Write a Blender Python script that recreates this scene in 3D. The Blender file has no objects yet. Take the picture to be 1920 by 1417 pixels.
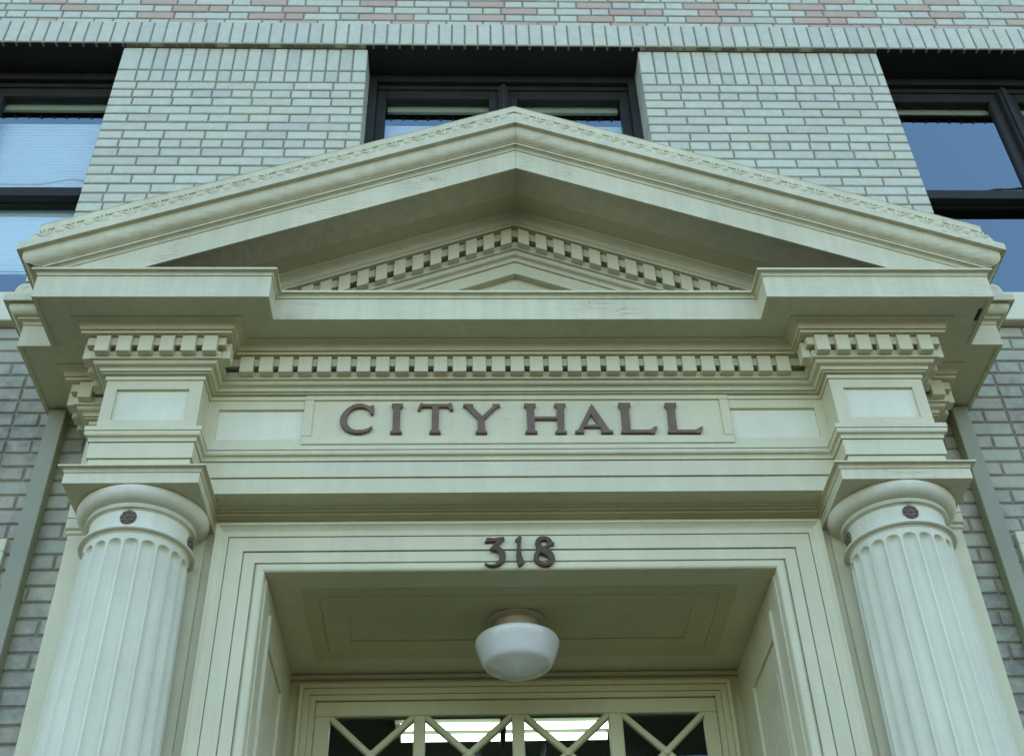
import bpy, bmesh, math, random
from mathutils import Vector, Matrix
from math import radians, sin, cos, pi, sqrt
random.seed(7)
S = bpy.context.scene
C = S.collection
# ------------------------------------------------------------------ camera
cam = bpy.data.cameras.new('camera'); co = bpy.data.objects.new('camera', cam); C.objects.link(co)
cam.sensor_width = 36; cam.lens = 2263.89/1920*36; cam.clip_start = .05; cam.clip_end = 500
co.matrix_world = Matrix(((0.99931571, 0.00249262, -0.03690379, -0.1921), (-0.02676039, -0.64004163, -0.76787407, -3.905),
                          (-0.02553398, 0.76833619, -0.63953695, 1.5951), (0, 0, 0, 1)))
S.camera = co
# ------------------------------------------------------------------ sky, sun, exposure
SUN_EL, SUN_AZ = 44, 14          # the sun stands behind the building: its front is in open shade
W = bpy.data.worlds.new('World'); S.world = W; W.use_nodes = True
sky = W.node_tree.nodes.new('ShaderNodeTexSky'); sky.sky_type = 'NISHITA'; sky.sun_disc = False
sky.sun_elevation = radians(SUN_EL); sky.sun_rotation = radians(SUN_AZ)
bg = W.node_tree.nodes['Background']; bg.inputs[1].default_value = .15
W.node_tree.links.new(sky.outputs[0], bg.inputs[0])
sl = bpy.data.lights.new('sun', 'SUN'); sl.energy = 3.2; sl.angle = radians(.5); sl.color = (1, .95, .86)
so = bpy.data.objects.new('sun', sl); C.objects.link(so)
d = Vector((sin(radians(SUN_AZ))*cos(radians(SUN_EL)), cos(radians(SUN_AZ))*cos(radians(SUN_EL)), sin(radians(SUN_EL))))
so.rotation_euler = d.to_track_quat('Z', 'Y').to_euler()
S.view_settings.view_transform = 'Standard'; S.view_settings.look = 'None'
S.view_settings.exposure = 2.0; S.view_settings.gamma = 1
S.render.resolution_x = 1024; S.render.resolution_y = 755
# ------------------------------------------------------------------ materials
def newmat(name):
    m = bpy.data.materials.new(name); m.use_nodes = True
    nt = m.node_tree; b = nt.nodes['Principled BSDF']
    return m, nt, b
def N(nt, t, **kw):
    n = nt.nodes.new('ShaderNode'+t)
    for k, v in kw.items():
        if k in n.inputs.keys(): n.inputs[k].default_value = v
        else: setattr(n, k, v)
    return n
def L(nt, a, b): nt.links.new(a, b)
def coords(nt, scale=(1, 1, 1)):
    tc = N(nt, 'TexCoord'); mp = N(nt, 'Mapping'); mp.inputs['Scale'].default_value = scale
    L(nt, tc.outputs['Object'], mp.inputs['Vector']); return mp.outputs[0]
def ramp(nt, src, pts):
    r = N(nt, 'ValToRGB'); e = r.color_ramp.elements
    for i, (p, c) in enumerate(pts):
        x = e[i] if i < len(e) else e.new(p)
        x.position = p; x.color = (c, c, c, 1) if not isinstance(c, tuple) else (*c, 1)
    L(nt, src, r.inputs[0]); return r.outputs[0]
def mixc(nt, fac, a, b, mode='MIX'):
    m = N(nt, 'Mix', data_type='RGBA', blend_type=mode)
    for s, v in ((0, fac), (6, a), (7, b)):
        if hasattr(v, 'links'): L(nt, v, m.inputs[s])
        elif s == 0: m.inputs[0].default_value = v
        else: m.inputs[s].default_value = (*v, 1)
    return m.outputs[2]
def math2(nt, op, a, b=None):
    m = N(nt, 'Math', operation=op)
    for i, v in enumerate((a, b)):
        if v is None: continue
        if hasattr(v, 'links'): L(nt, v, m.inputs[i])
        else: m.inputs[i].default_value = v
    return m.outputs[0]
def paint(name, col, rough=.42, crack=.5, dirt=.5, wave=1.0, spec=.28):
    """old oil paint on wood: patchy tone, fine grain, drying cracks, flakes and fly specks"""
    m, nt, b = newmat(name)
    v = coords(nt)
    big = N(nt, 'TexNoise', Scale=2.2, Detail=5, Roughness=.6); L(nt, v, big.inputs['Vector'])
    t = ramp(nt, big.outputs['Fac'], [(.3, .90), (.7, 1.04)])
    c = mixc(nt, 1, col, t, 'MULTIPLY')
    streak = N(nt, 'TexNoise', Scale=1, Detail=4, Roughness=.6); L(nt, coords(nt, (26, 26, 3)), streak.inputs['Vector'])
    st = ramp(nt, streak.outputs['Fac'], [(.36, .90), (.66, 1.02)])
    c = mixc(nt, dirt, c, mixc(nt, 1, c, st, 'MULTIPLY'))
    # drying cracks, mostly running along the boards
    wob = N(nt, 'TexNoise', Scale=9, Detail=3); L(nt, v, wob.inputs['Vector'])
    mp = coords(nt, (5, 5, 52))
    add = N(nt, 'VectorMath', operation='ADD'); L(nt, mp, add.inputs[0])
    sc = N(nt, 'VectorMath', operation='SCALE'); sc.inputs['Scale'].default_value = 1.6
    L(nt, wob.outputs['Color'], sc.inputs[0]); L(nt, sc.outputs[0], add.inputs[1])
    vo = N(nt, 'TexVoronoi', feature='DISTANCE_TO_EDGE', Scale=1.0); L(nt, add.outputs[0], vo.inputs['Vector'])
    ck = ramp(nt, vo.outputs['Distance'], [(.0, 1), (.024, 0)])
    msk = N(nt, 'TexNoise', Scale=3.1, Detail=3, Roughness=.65); L(nt, coords(nt, (1, 1.3, 1.5)), msk.inputs['Vector'])
    mk = ramp(nt, msk.outputs['Fac'], [(.53, 0), (.62, 1)])
    ge = N(nt, 'NewGeometry'); sn = N(nt, 'SeparateXYZ'); L(nt, ge.outputs['Normal'], sn.inputs[0])
    face = ramp(nt, math2(nt, 'ABSOLUTE', sn.outputs[1]), [(.35, 0), (.8, 1)])
    ckm = math2(nt, 'MULTIPLY', math2(nt, 'MULTIPLY', math2(nt, 'MULTIPLY', ck, mk), face), crack)
    c = mixc(nt, ckm, c, (.13, .115, .07))
    # specks
    sp = N(nt, 'TexVoronoi', Scale=17, Randomness=1); L(nt, v, sp.inputs['Vector'])
    spk = ramp(nt, sp.outputs['Distance'], [(.0, 1), (.045, 1), (.06, 0)])
    spn = N(nt, 'TexNoise', Scale=5.3, Detail=2); L(nt, v, spn.inputs['Vector'])
    spm = math2(nt, 'MULTIPLY', math2(nt, 'MULTIPLY', spk, ramp(nt, spn.outputs['Fac'], [(.58, 0), (.64, 1)])), .7*dirt)
    c = mixc(nt, spm, c, (.09, .08, .05))
    L(nt, c, b.inputs['Base Color'])
    b.inputs['Roughness'].default_value = rough
    b.inputs['Specular IOR Level'].default_value = spec
    # relief
    fine = N(nt, 'TexNoise', Scale=60, Detail=4, Roughness=.6); L(nt, coords(nt, (1, 1, 2.5)), fine.inputs['Vector'])
    mid = N(nt, 'TexNoise', Scale=11, Detail=3); L(nt, coords(nt, (.5, .5, 2)), mid.inputs['Vector'])
    h = math2(nt, 'ADD', math2(nt, 'MULTIPLY', fine.outputs['Fac'], .0012), math2(nt, 'MULTIPLY', mid.outputs['Fac'], .004*wave))
    h = math2(nt, 'SUBTRACT', h, math2(nt, 'MULTIPLY', ckm, .002))
    bp_ = N(nt, 'Bump', Strength=.8, Distance=1); L(nt, h, bp_.inputs['Height']); L(nt, bp_.outputs[0], b.inputs['Normal'])
    return m
def plain(name, col, rough=.5, noise=.12, scale=12, metal=0, spec=.4, bump=.0006):
    m, nt, b = newmat(name); v = coords(nt)
    n = N(nt, 'TexNoise', Scale=scale, Detail=5, Roughness=.6); L(nt, v, n.inputs['Vector'])
    L(nt, mixc(nt, 1, col, ramp(nt, n.outputs['Fac'], [(.3, 1-noise), (.7, 1+noise)]), 'MULTIPLY'), b.inputs['Base Color'])
    b.inputs['Roughness'].default_value = rough; b.inputs['Metallic'].default_value = metal
    b.inputs['Specular IOR Level'].default_value = spec
    f = N(nt, 'TexNoise', Scale=scale*8, Detail=3); L(nt, v, f.inputs['Vector'])
    bp_ = N(nt, 'Bump', Strength=.7, Distance=1); L(nt, math2(nt, 'MULTIPLY', f.outputs['Fac'], bump), bp_.inputs['Height'])
    L(nt, bp_.outputs[0], b.inputs['Normal'])
    return m
M = {}
M['paint'] = paint('cream_paint', (.65, .62, .395), crack=.15)
M['dentil'] = paint('dentil_paint', (.65, .62, .41), crack=0, dirt=.3)
M['paint_white'] = paint('pale_panel_paint', (.74, .73, .53), crack=.25, dirt=.4, wave=.6)
M['column'] = paint('column_paint', (.70, .69, .505), crack=.12, dirt=.7, wave=.5)
M['old_paint'] = paint('flaking_paint', (.65, .62, .40), crack=.5, dirt=.9, wave=2.2)
M['shade_paint'] = paint('shaded_cream_paint', (.56, .53, .30), crack=.15, dirt=.5, wave=.4)  # cream paint with the shade of soffit and recess put into its colour
M['downspout'] = plain('downspout_paint', (.28, .285, .18), .45, .06, 4)
M['stone'] = plain('pale_painted_stone', (.62, .60, .41), .6, .06, 5)
M['frame'] = plain('dark_window_paint', (.026, .026, .02), .5, .2, 9, spec=.22)
M['lintel'] = plain('black_lintel', (.012, .012, .011), .6, .2, 9)
M['bronze'] = plain('aged_bronze', (.17, .112, .066), .38, .22, 22, metal=.35, bump=.0012)
M['iron'] = plain('dark_aged_bronze', (.08, .048, .028), .42, .4, 30, metal=.3, bump=.0015)
M['rosette'] = plain('rosette_bronze', (.15, .115, .08), .5, .4, 60, metal=.2, bump=.0015)
M['mortar'] = plain('mortar', (.26, .245, .185), .9, .18, 30, bump=.002)
M['opal'] = plain('opal_glass', (.68, .69, .63), .18, .04, 14, spec=.6, bump=.0003)
M['brass'] = plain('canopy_brass', (.42, .36, .23), .4, .1, 14, metal=0)
M['blind'] = plain('white_blind', (.88, .88, .88), .5, .03, 9)
M['room'] = plain('room_wall', (.10, .12, .09), .8, .1, 3)
M['dark_room'] = plain('dark_room_wall', (.03, .033, .03), .8, .1, 3)
M['asphalt'] = plain('asphalt', (.045, .040, .03), .9, .2, 8)
M['bounce_tint'] = plain('bounce_tinted_ground', (.046, .030, .006), .9, .3, 6)  # unseen ground, colour made up to darken and warm the bounce light
M['pavement'] = plain('brown_paving', (.058, .038, .014), .85, .1, 3)  # unseen paving, browned and darkened to tone the light it bounces upward
M['granite'] = plain('granite_step', (.10, .082, .05), .7, .15, 30)  # unseen floor and steps, darkened to cut light bounced into the recess
M['roofing'] = plain('lead_roofing', (.09, .085, .07), .6, .1, 4)
def glass(name, base=.16, tint=(.9, .97, .95)):
    m, nt, b = newmat(name); nt.nodes.remove(b)
    out = nt.nodes['Material Output']
    t = N(nt, 'BsdfTransparent'); t.inputs[0].default_value = (*tint, 1)
    g = N(nt, 'BsdfGlossy'); g.inputs['Roughness'].default_value = .0; g.inputs[0].default_value = (.80, 1, 1, 1)
    lw = N(nt, 'Fresnel', IOR=1.5)
    n = N(nt, 'TexNoise', Scale=2.5, Detail=2); L(nt, coords(nt), n.inputs['Vector'])
    bp_ = N(nt, 'Bump', Strength=.25, Distance=1); L(nt, math2(nt, 'MULTIPLY', n.outputs['Fac'], .004), bp_.inputs['Height'])
    L(nt, bp_.outputs[0], g.inputs['Normal'])
    f = math2(nt, 'ADD', math2(nt, 'MULTIPLY', lw.outputs[0], 1.8), base)
    mx = N(nt, 'MixShader'); L(nt, f, mx.inputs[0]); L(nt, t.outputs[0], mx.inputs[1]); L(nt, g.outputs[0], mx.inputs[2])
    L(nt, mx.outputs[0], out.inputs['Surface']); return m
M['glass'] = glass('window_glass', .15)
M['door_glass'] = glass('door_glass', .0, (.85, .95, .88))
def tube_mat():
    m, nt, b = newmat('lit_tube')
    b.inputs['Emission Color'].default_value = (.93, 1, .86, 1); b.inputs['Emission Strength'].default_value = 1.5
    return m
M['tube'] = tube_mat()
def brickmat():
    m, nt, b = newmat('glazed_brick'); v = coords(nt)
    at = N(nt, 'Attribute', attribute_name='tone')
    n = N(nt, 'TexNoise', Scale=22, Detail=5, Roughness=.65); L(nt, v, n.inputs['Vector'])
    c = mixc(nt, 1, at.outputs['Color'], ramp(nt, n.outputs['Fac'], [(.3, .90), (.7, 1.07)]), 'MULTIPLY')
    # soot on the lower courses, in drifting patches (a stain of its own, not shade)
    gr = N(nt, 'TexNoise', Scale=2.4, Detail=6, Roughness=.7); L(nt, coords(nt, (1.3, 1, .7)), gr.inputs['Vector'])
    fi = N(nt, 'TexNoise', Scale=14, Detail=5, Roughness=.7); L(nt, v, fi.inputs['Vector'])
    so_ = math2(nt, 'MULTIPLY', ramp(nt, gr.outputs['Fac'], [(.44, 0), (.58, 1)]), ramp(nt, fi.outputs['Fac'], [(.35, .1), (.65, 1)]))
    sx = N(nt, 'SeparateXYZ'); tc = N(nt, 'TexCoord'); L(nt, tc.outputs['Object'], sx.inputs[0])
    low = ramp(nt, math2(nt, 'MULTIPLY', math2(nt, 'SUBTRACT', 5.2, sx.outputs['Z']), 1.0), [(.0, 0), (.5, 1)])
    c = mixc(nt, math2(nt, 'MULTIPLY', math2(nt, 'MULTIPLY', so_, low), .72), c, (.085, .095, .085))
    L(nt, c, b.inputs['Base Color'])
    b.inputs['Roughness'].default_value = .36; b.inputs['Specular IOR Level'].default_value = .38
    f = N(nt, 'TexNoise', Scale=45, Detail=3); L(nt, v, f.inputs['Vector'])
    bp_ = N(nt, 'Bump', Strength=.6, Distance=1); L(nt, math2(nt, 'MULTIPLY', f.outputs['Fac'], .0022), bp_.inputs['Height'])
    L(nt, bp_.outputs[0], b.inputs['Normal'])
    return m
M['brick'] = brickmat()
def farbrick():
    m, nt, b = newmat('plain_brick')
    mp = coords(nt); cx = N(nt, 'CombineXYZ'); sx = N(nt, 'SeparateXYZ'); L(nt, mp, sx.inputs[0])
    L(nt, math2(nt, 'ADD', sx.outputs[0], sx.outputs[1]), cx.inputs[0]); L(nt, sx.outputs[2], cx.inputs[1])
    t = N(nt, 'TexBrick', Scale=1.0); t.inputs['Brick Width'].default_value = .204; t.inputs['Row Height'].default_value = .0667
    t.inputs['Mortar Size'].default_value = .005
    t.inputs['Color1'].default_value = (.42, .45, .38, 1); t.inputs['Color2'].default_value = (.36, .38, .32, 1)
    t.inputs['Mortar'].default_value = (.27, .245, .195, 1)
    L(nt, cx.outputs[0], t.inputs['Vector']); L(nt, t.outputs['Color'], b.inputs['Base Color']); b.inputs['Roughness'].default_value = .5
    return m
M['farbrick'] = farbrick()
# ------------------------------------------------------------------ object helpers
def tag(o, label=None, cat=None, group=None, kind=None):
    if label: o['label'] = label
    if cat: o['category'] = cat
    if group: o['group'] = group
    if kind: o['kind'] = kind
    return o
def thing(name, label, cat, loc=(0, 0, 0), group=None):
    o = bpy.data.objects.new(name, None); C.objects.link(o); o.location = loc; o.empty_display_size = .2
    return tag(o, label, cat, group)
class MB:
    def __init__(s): s.v = []; s.f = []; s.c = []
    def face(s, pts, col=None):
        i = len(s.v); s.v += [tuple(p) for p in pts]; s.f.append(tuple(range(i, i+len(pts)))); s.c.append(col)
    def grid(s, rows, close=False, col=None, flip=False):
        """rows: list of point rows of equal length"""
        i = len(s.v); n = len(rows[0])
        for r in rows: s.v += [tuple(p) for p in r]
        for a in range(len(rows)-1):
            for b in range(n if close else n-1):
                b2 = (b+1) % n
                q = (i+a*n+b, i+a*n+b2, i+(a+1)*n+b2, i+(a+1)*n+b)
                s.f.append(q[::-1] if flip else q); s.c.append(col)
    def box(s, x0, x1, y0, y1, z0, z1, b=0, col=None, skip=''):
        """axis box; b = chamfer of the edges of the front (-y) face and of the other visible edges"""
        if b <= 0:
            P = [(x, y, z) for z in (z0, z1) for y in (y0, y1) for x in (x0, x1)]
            i = len(s.v); s.v += P
            for q in ((0, 2, 3, 1), (4, 5, 7, 6), (0, 1, 5, 4), (2, 6, 7, 3), (0, 4, 6, 2), (1, 3, 7, 5)):
                s.f.append(tuple(i+k for k in q)); s.c.append(col)
            return
        bm = bmesh.new(); bmesh.ops.create_cube(bm, size=1)
        for v in bm.verts: v.co = ((x0+x1)/2+v.co.x*(x1-x0), (y0+y1)/2+v.co.y*(y1-y0), (z0+z1)/2+v.co.z*(z1-z0))
        bmesh.ops.bevel(bm, geom=bm.edges[:], offset=b, segments=1, affect='EDGES')
        s.bm(bm, col)
    def bm(s, bm, col=None):
        i = len(s.v); bm.verts.index_update(); s.v += [tuple(v.co) for v in bm.verts]
        for f in bm.faces: s.f.append(tuple(i+v.index for v in f.verts)); s.c.append(col)
        bm.free()
    def lathe(s, prof, cx, cy, seg=48, axis='z'):
        rows = []
        for r, z in prof:
            rows.append([(cx+r*cos(2*pi*k/seg), cy+r*sin(2*pi*k/seg), z) for k in range(seg)])
        s.grid(rows, close=True, flip=True)
    def blob(s, c, r, seg=8, rings=6, rot=None):
        rows = []
        for a in range(rings+1):
            th = pi*a/rings
            row = []
            for k in range(seg):
                p = Vector((r[0]*sin(th)*cos(2*pi*k/seg), r[1]*sin(th)*sin(2*pi*k/seg), r[2]*cos(th)))
                if rot: p = rot @ p
                row.append(Vector(c)+p)
            rows.append(row)
        s.grid(rows, close=True)
    def build(s, name, mat, parent=None, smooth=False, origin=None, cut=None):
        me = bpy.data.meshes.new(name)
        o3 = Vector(origin) if origin else Vector((0, 0, 0))
        me.from_pydata([tuple(Vector(p)-o3) for p in s.v], [], s.f)
        if any(c is not None for c in s.c):
            ca = me.color_attributes.new('tone', 'FLOAT_COLOR', 'CORNER')
            k = 0
            for f, c in zip(s.f, s.c):
                for _ in f: ca.data[k].color = (*(c or (.4, .4, .35)), 1); k += 1
        bm = bmesh.new(); bm.from_mesh(me)
        if cut:
            for pt, no in cut:
                bmesh.ops.bisect_plane(bm, geom=bm.verts[:]+bm.edges[:]+bm.faces[:], plane_co=Vector(pt)-o3, plane_no=no, clear_outer=True)
        if smooth:
            bmesh.ops.remove_doubles(bm, verts=bm.verts, dist=1e-5)
        bm.to_mesh(me); bm.free()
        me.materials.append(mat)
        if smooth:
            for p in me.polygons: p.use_smooth = True
            me.set_sharp_from_angle(angle=radians(35 if smooth is True else smooth))
        o = bpy.data.objects.new(name, me); C.objects.link(o); o.location = o3
        if parent:
            o.parent = parent; o.matrix_parent_inverse = Matrix.Identity(4)
            pw = Vector((0, 0, 0)); q = parent
            while q: pw += q.location; q = q.parent
            o.location = o3-pw
        return o
def copy_part(o, parent, delta):
    c = o.copy(); C.objects.link(c); c.parent = parent; c.matrix_parent_inverse = Matrix.Identity(4)
    c.location = Vector(o.location)+Vector(delta); return c
Z0 = 7.17      # height of the upper window heads; heights below are given relative to it as z(...)
def z(a): return Z0+a
GLYPHS = {
 'C': [[(-0.5416, 4.426), (-0.5529, 4.4265), (-0.5546, 4.4232), (-0.5611, 4.4232), (-0.5726, 4.4297), (-0.5841, 4.4339), (-0.5954, 4.4354), (-0.6084, 4.4335), (-0.6229, 4.4268), (-0.6373, 4.4169), (-0.6494, 4.4026), (-0.6594, 4.3849), (-0.6647, 4.366), (-0.665, 4.3508), (-0.6608, 4.3344), (-0.6525, 4.3204), (-0.6398, 4.3076), (-0.6246, 4.2994), (-0.6079, 4.2951), (-0.5913, 4.2946), (-0.575, 4.2973), (-0.5606, 4.3037), (-0.55, 4.3117), (-0.5458, 4.3187), (-0.5439, 4.3291), (-0.5468, 4.3296), (-0.5561, 4.3222), (-0.5668, 4.3158), (-0.5794, 4.3119), (-0.5941, 4.3108), (-0.6088, 4.312), (-0.6202, 4.3184), (-0.63, 4.3284), (-0.6382, 4.3413), (-0.641, 4.3577), (-0.6398, 4.3742), (-0.6355, 4.3883), (-0.627, 4.4013), (-0.6164, 4.4108), (-0.6055, 4.4155), (-0.5925, 4.4174), (-0.5813, 4.4159), (-0.5698, 4.4106), (-0.562, 4.4046), (-0.5559, 4.3927), (-0.5533, 4.3856), (-0.5429, 4.3855), (-0.542, 4.395)]],
 'I': [[(-0.4746, 4.4349), (-0.4343, 4.4347), (-0.4339, 4.422), (-0.4366, 4.4184), (-0.4421, 4.416), (-0.4438, 4.4089), (-0.4432, 4.31), (-0.4403, 4.3065), (-0.4347, 4.3042), (-0.4345, 4.2956), (-0.4776, 4.2958), (-0.4779, 4.3033), (-0.4725, 4.3067), (-0.469, 4.309), (-0.4699, 4.409), (-0.4711, 4.4149), (-0.4749, 4.4185), (-0.4761, 4.4233)]],
 'T': [[(-0.3693, 4.4368), (-0.3609, 4.4361), (-0.358, 4.4324), (-0.266, 4.4321), (-0.2604, 4.4364), (-0.2513, 4.4368), (-0.249, 4.42), (-0.2451, 4.4032), (-0.2573, 4.4033), (-0.2611, 4.4116), (-0.2658, 4.4176), (-0.2987, 4.419), (-0.2994, 4.4034), (-0.3, 4.3116), (-0.2972, 4.307), (-0.2917, 4.3058), (-0.2915, 4.2949), (-0.3333, 4.2951), (-0.3335, 4.3025), (-0.3286, 4.306), (-0.325, 4.3117), (-0.3247, 4.4036), (-0.3259, 4.4191), (-0.3586, 4.4192), (-0.3651, 4.4157), (-0.3687, 4.4085), (-0.3695, 4.4026), (-0.3788, 4.4026), (-0.3745, 4.4181), (-0.3711, 4.4301)]],
 'Y': [[(-0.2077, 4.4318), (-0.1701, 4.4317), (-0.1701, 4.4196), (-0.1711, 4.416), (-0.1367, 4.3742), (-0.0987, 4.4181), (-0.0981, 4.4313), (-0.0699, 4.4312), (-0.0701, 4.4204), (-0.0761, 4.418), (-0.0847, 4.4133), (-0.1285, 4.3611), (-0.1272, 4.3072), (-0.1236, 4.3042), (-0.1193, 4.3014), (-0.1194, 4.294), (-0.1624, 4.2942), (-0.1624, 4.3016), (-0.1578, 4.3051), (-0.154, 4.3085), (-0.1546, 4.3613), (-0.1964, 4.4138), (-0.2002, 4.4186), (-0.2086, 4.4203)]],
 'H': [[(0.0206, 4.4328), (0.0654, 4.4326), (0.0649, 4.421), (0.06, 4.4162), (0.0579, 4.4103), (0.0583, 4.3704), (0.1407, 4.37), (0.1437, 4.4111), (0.1402, 4.4159), (0.1338, 4.4207), (0.1353, 4.4328), (0.1783, 4.4326), (0.1777, 4.4218), (0.1743, 4.4182), (0.1712, 4.4134), (0.1674, 4.3069), (0.17, 4.3034), (0.1764, 4.3017), (0.1763, 4.2929), (0.1323, 4.2931), (0.1327, 4.3001), (0.1375, 4.3043), (0.1424, 4.3082), (0.1435, 4.3582), (0.0582, 4.3586), (0.0575, 4.3086), (0.0605, 4.3046), (0.0665, 4.3028), (0.0662, 4.2939), (0.0217, 4.2942), (0.022, 4.3018), (0.0271, 4.3053), (0.0301, 4.3099), (0.0301, 4.4104), (0.028, 4.4152), (0.0206, 4.42)]],
 'A': [[(0.276, 4.4317), (0.3351, 4.3084), (0.3404, 4.3048), (0.3492, 4.3036), (0.3484, 4.2932), (0.3038, 4.2934), (0.3042, 4.3202), (0.2399, 4.3205), (0.2407, 4.3042), (0.24, 4.2937), (0.2066, 4.2939), (0.2071, 4.3025), (0.2157, 4.3066), (0.2207, 4.3113)], [(0.2707, 4.3818), (0.2499, 4.331), (0.2947, 4.3308)]],
 'L': [[(0.3775, 4.4347), (0.423, 4.4345), (0.4237, 4.4207), (0.4206, 4.4171), (0.4161, 4.4051), (0.4149, 4.3068), (0.4799, 4.3065), (0.4914, 4.3094), (0.5057, 4.3216), (0.5161, 4.322), (0.5027, 4.2877), (0.492, 4.2877), (0.4868, 4.2917), (0.3788, 4.2923), (0.3773, 4.2965), (0.3778, 4.3023), (0.3836, 4.3046), (0.3854, 4.4052), (0.3822, 4.4112), (0.3763, 4.4209)]],
 'LL': [[(0.5537, 4.4339), (0.5981, 4.4338), (0.5977, 4.4188), (0.594, 4.4139), (0.5904, 4.4043), (0.5883, 4.3059), (0.652, 4.3056), (0.6656, 4.3102), (0.6772, 4.3202), (0.6876, 4.3202), (0.6753, 4.2903), (0.6722, 4.2875), (0.6628, 4.2875), (0.6576, 4.2908), (0.5522, 4.2921), (0.5521, 4.3002), (0.5578, 4.3037), (0.5606, 4.4045), (0.5568, 4.4129), (0.5521, 4.4189)]],
 '3': [[(-0.124, 3.9199), (-0.098, 3.9171), (-0.0756, 3.9212), (-0.0622, 3.9211), (-0.0609, 3.9132), (-0.0867, 3.8822), (-0.0749, 3.8787), (-0.0648, 3.8691), (-0.0584, 3.8553), (-0.058, 3.8399), (-0.0613, 3.8263), (-0.0689, 3.8145), (-0.0808, 3.8053), (-0.0955, 3.8012), (-0.1101, 3.8005), (-0.1232, 3.804), (-0.132, 3.81), (-0.1334, 3.8143), (-0.1282, 3.8151), (-0.1202, 3.8108), (-0.1071, 3.809), (-0.0953, 3.8122), (-0.0864, 3.8198), (-0.0818, 3.8299), (-0.0808, 3.8435), (-0.0842, 3.8573), (-0.0914, 3.8659), (-0.1003, 3.8686), (-0.1092, 3.8661), (-0.1157, 3.8713), (-0.0908, 3.9039), (-0.1324, 3.8999)]],
 '1': [[(-0.0083, 3.9262), (0.0005, 3.9214), (-0.0043, 3.8875), (-0.0036, 3.8617), (0.0008, 3.8377), (0.0083, 3.818), (-0.0106, 3.7988), (-0.0169, 3.8106), (-0.0201, 3.8276), (-0.021, 3.8481), (-0.0181, 3.8721), (-0.0158, 3.9015), (-0.0238, 3.9086)]],
 '8': [[(0.0812, 3.9243), (0.0931, 3.9215), (0.1017, 3.9153), (0.1074, 3.9074), (0.11, 3.9004), (0.1173, 3.8969), (0.1162, 3.89), (0.0881, 3.8772), (0.0909, 3.8729), (0.1024, 3.8642), (0.1108, 3.8538), (0.116, 3.84), (0.1154, 3.8264), (0.1088, 3.8128), (0.0981, 3.8036), (0.0847, 3.8004), (0.0701, 3.8014), (0.0557, 3.8083), (0.0444, 3.8185), (0.0398, 3.8339), (0.0426, 3.851), (0.0505, 3.8629), (0.0567, 3.8715), (0.0498, 3.8836), (0.0473, 3.8958), (0.0507, 3.9079), (0.0586, 3.9183), (0.0692, 3.9235)], [(0.0805, 3.9077), (0.0893, 3.9041), (0.0926, 3.8954), (0.0886, 3.8885), (0.0764, 3.8816), (0.0693, 3.8886), (0.0667, 3.8973), (0.0715, 3.9051)], [(0.065, 3.8559), (0.0809, 3.8472), (0.0923, 3.8368), (0.0962, 3.8266), (0.0915, 3.8198), (0.0824, 3.8139), (0.0707, 3.8157), (0.0608, 3.8252), (0.0577, 3.8405), (0.0604, 3.8508)]],
}
# ================================================================== the brick building
BLD = thing('city_hall_building', 'pale green glazed brick city hall building with dark framed upper windows', 'building', (0, 0, 0))
WIN = [(-3.505, -2.032), (-.727, .743), (2.06, 3.53)]
SILL = -1.85
# --- wall slab (mortar coloured), decomposed round the openings
def slab(mat, name, rects, y0=.0075, y1=.30):
    m = MB()
    for r in rects: m.box(r[0], r[1], y0, y1, r[2], r[3])
    return m.build(name, mat, BLD)
XL, XR = -4.9, 4.9
g = .006
rects = []
xs = [XL]+[v for a, b in WIN for v in (a-g, b+g)]+[XR]
for i in range(0, len(xs), 2): rects.append((xs[i], xs[i+1], z(SILL), z(0)))
rects.append((XL, XR, z(0), z(1.6)))
rects.append((XL, XR, z(-3.12), z(SILL)))
rects += [(XL, -1.0, .0, z(-3.12)), (1.0, XR, .0, z(-3.12))]
mortar = slab(M['mortar'], 'mortar_bed', rects)
# --- bricks
def tone(kind):
    j = random.uniform(.96, 1.04); w = random.uniform(-.008, .008)
    if kind == 'green': c = (.545, .56, .41)
    elif kind == 'grey': c = (.505, .515, .39)
    elif kind == 'tan': c = (.49, .375, .265)
    elif kind == 'low': c = (.40, .395, .26)  # lower bricks: dirt and bounced light both put into their beige
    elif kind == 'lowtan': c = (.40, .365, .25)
    return (c[0]*j+w, c[1]*j, c[2]*j-w)
bk = MB()
def brick(x0, x1, z0, z1, yf=0.0, col=None, dl=False, dr=False, deep=.03, b=.0045):
    J = .0042
    if not dl: x0 += J
    if not dr: x1 -= J
    z0 += J; z1 -= J
    if x1-x0 < .012: return
    jx = random.uniform(-.0012, .0012); yf = yf+random.uniform(-.0008, .0012); z0 += random.uniform(-.0006, .0006)
    yb = yf+(.195 if (dl or dr) else deep)
    F = [(x0+b, yf, z0+b), (x1-b, yf, z0+b), (x1-b, yf, z1-b), (x0+b, yf, z1-b)]
    R = [(x0, yf+b, z0), (x1, yf+b, z0), (x1, yf+b, z1), (x0, yf+b, z1)]
    B = [(x0, yb, z0), (x1, yb, z0), (x1, yb, z1), (x0, yb, z1)]
    i = len(bk.v); bk.v += F+R+B
    for a in (0, 4):
        for k in range(4):
            k2 = (k+1) % 4
            bk.f.append((i+a+k, i+a+4+k, i+a+4+k2, i+a+k2)); bk.c.append(col)
    bk.f.append((i, i+1, i+2, i+3)); bk.c.append(col)
HOLES = [(a, b, z(SILL), z(0)) for a, b in WIN]+[(-1.02, 1.02, 0, z(-3.12))]
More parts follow.
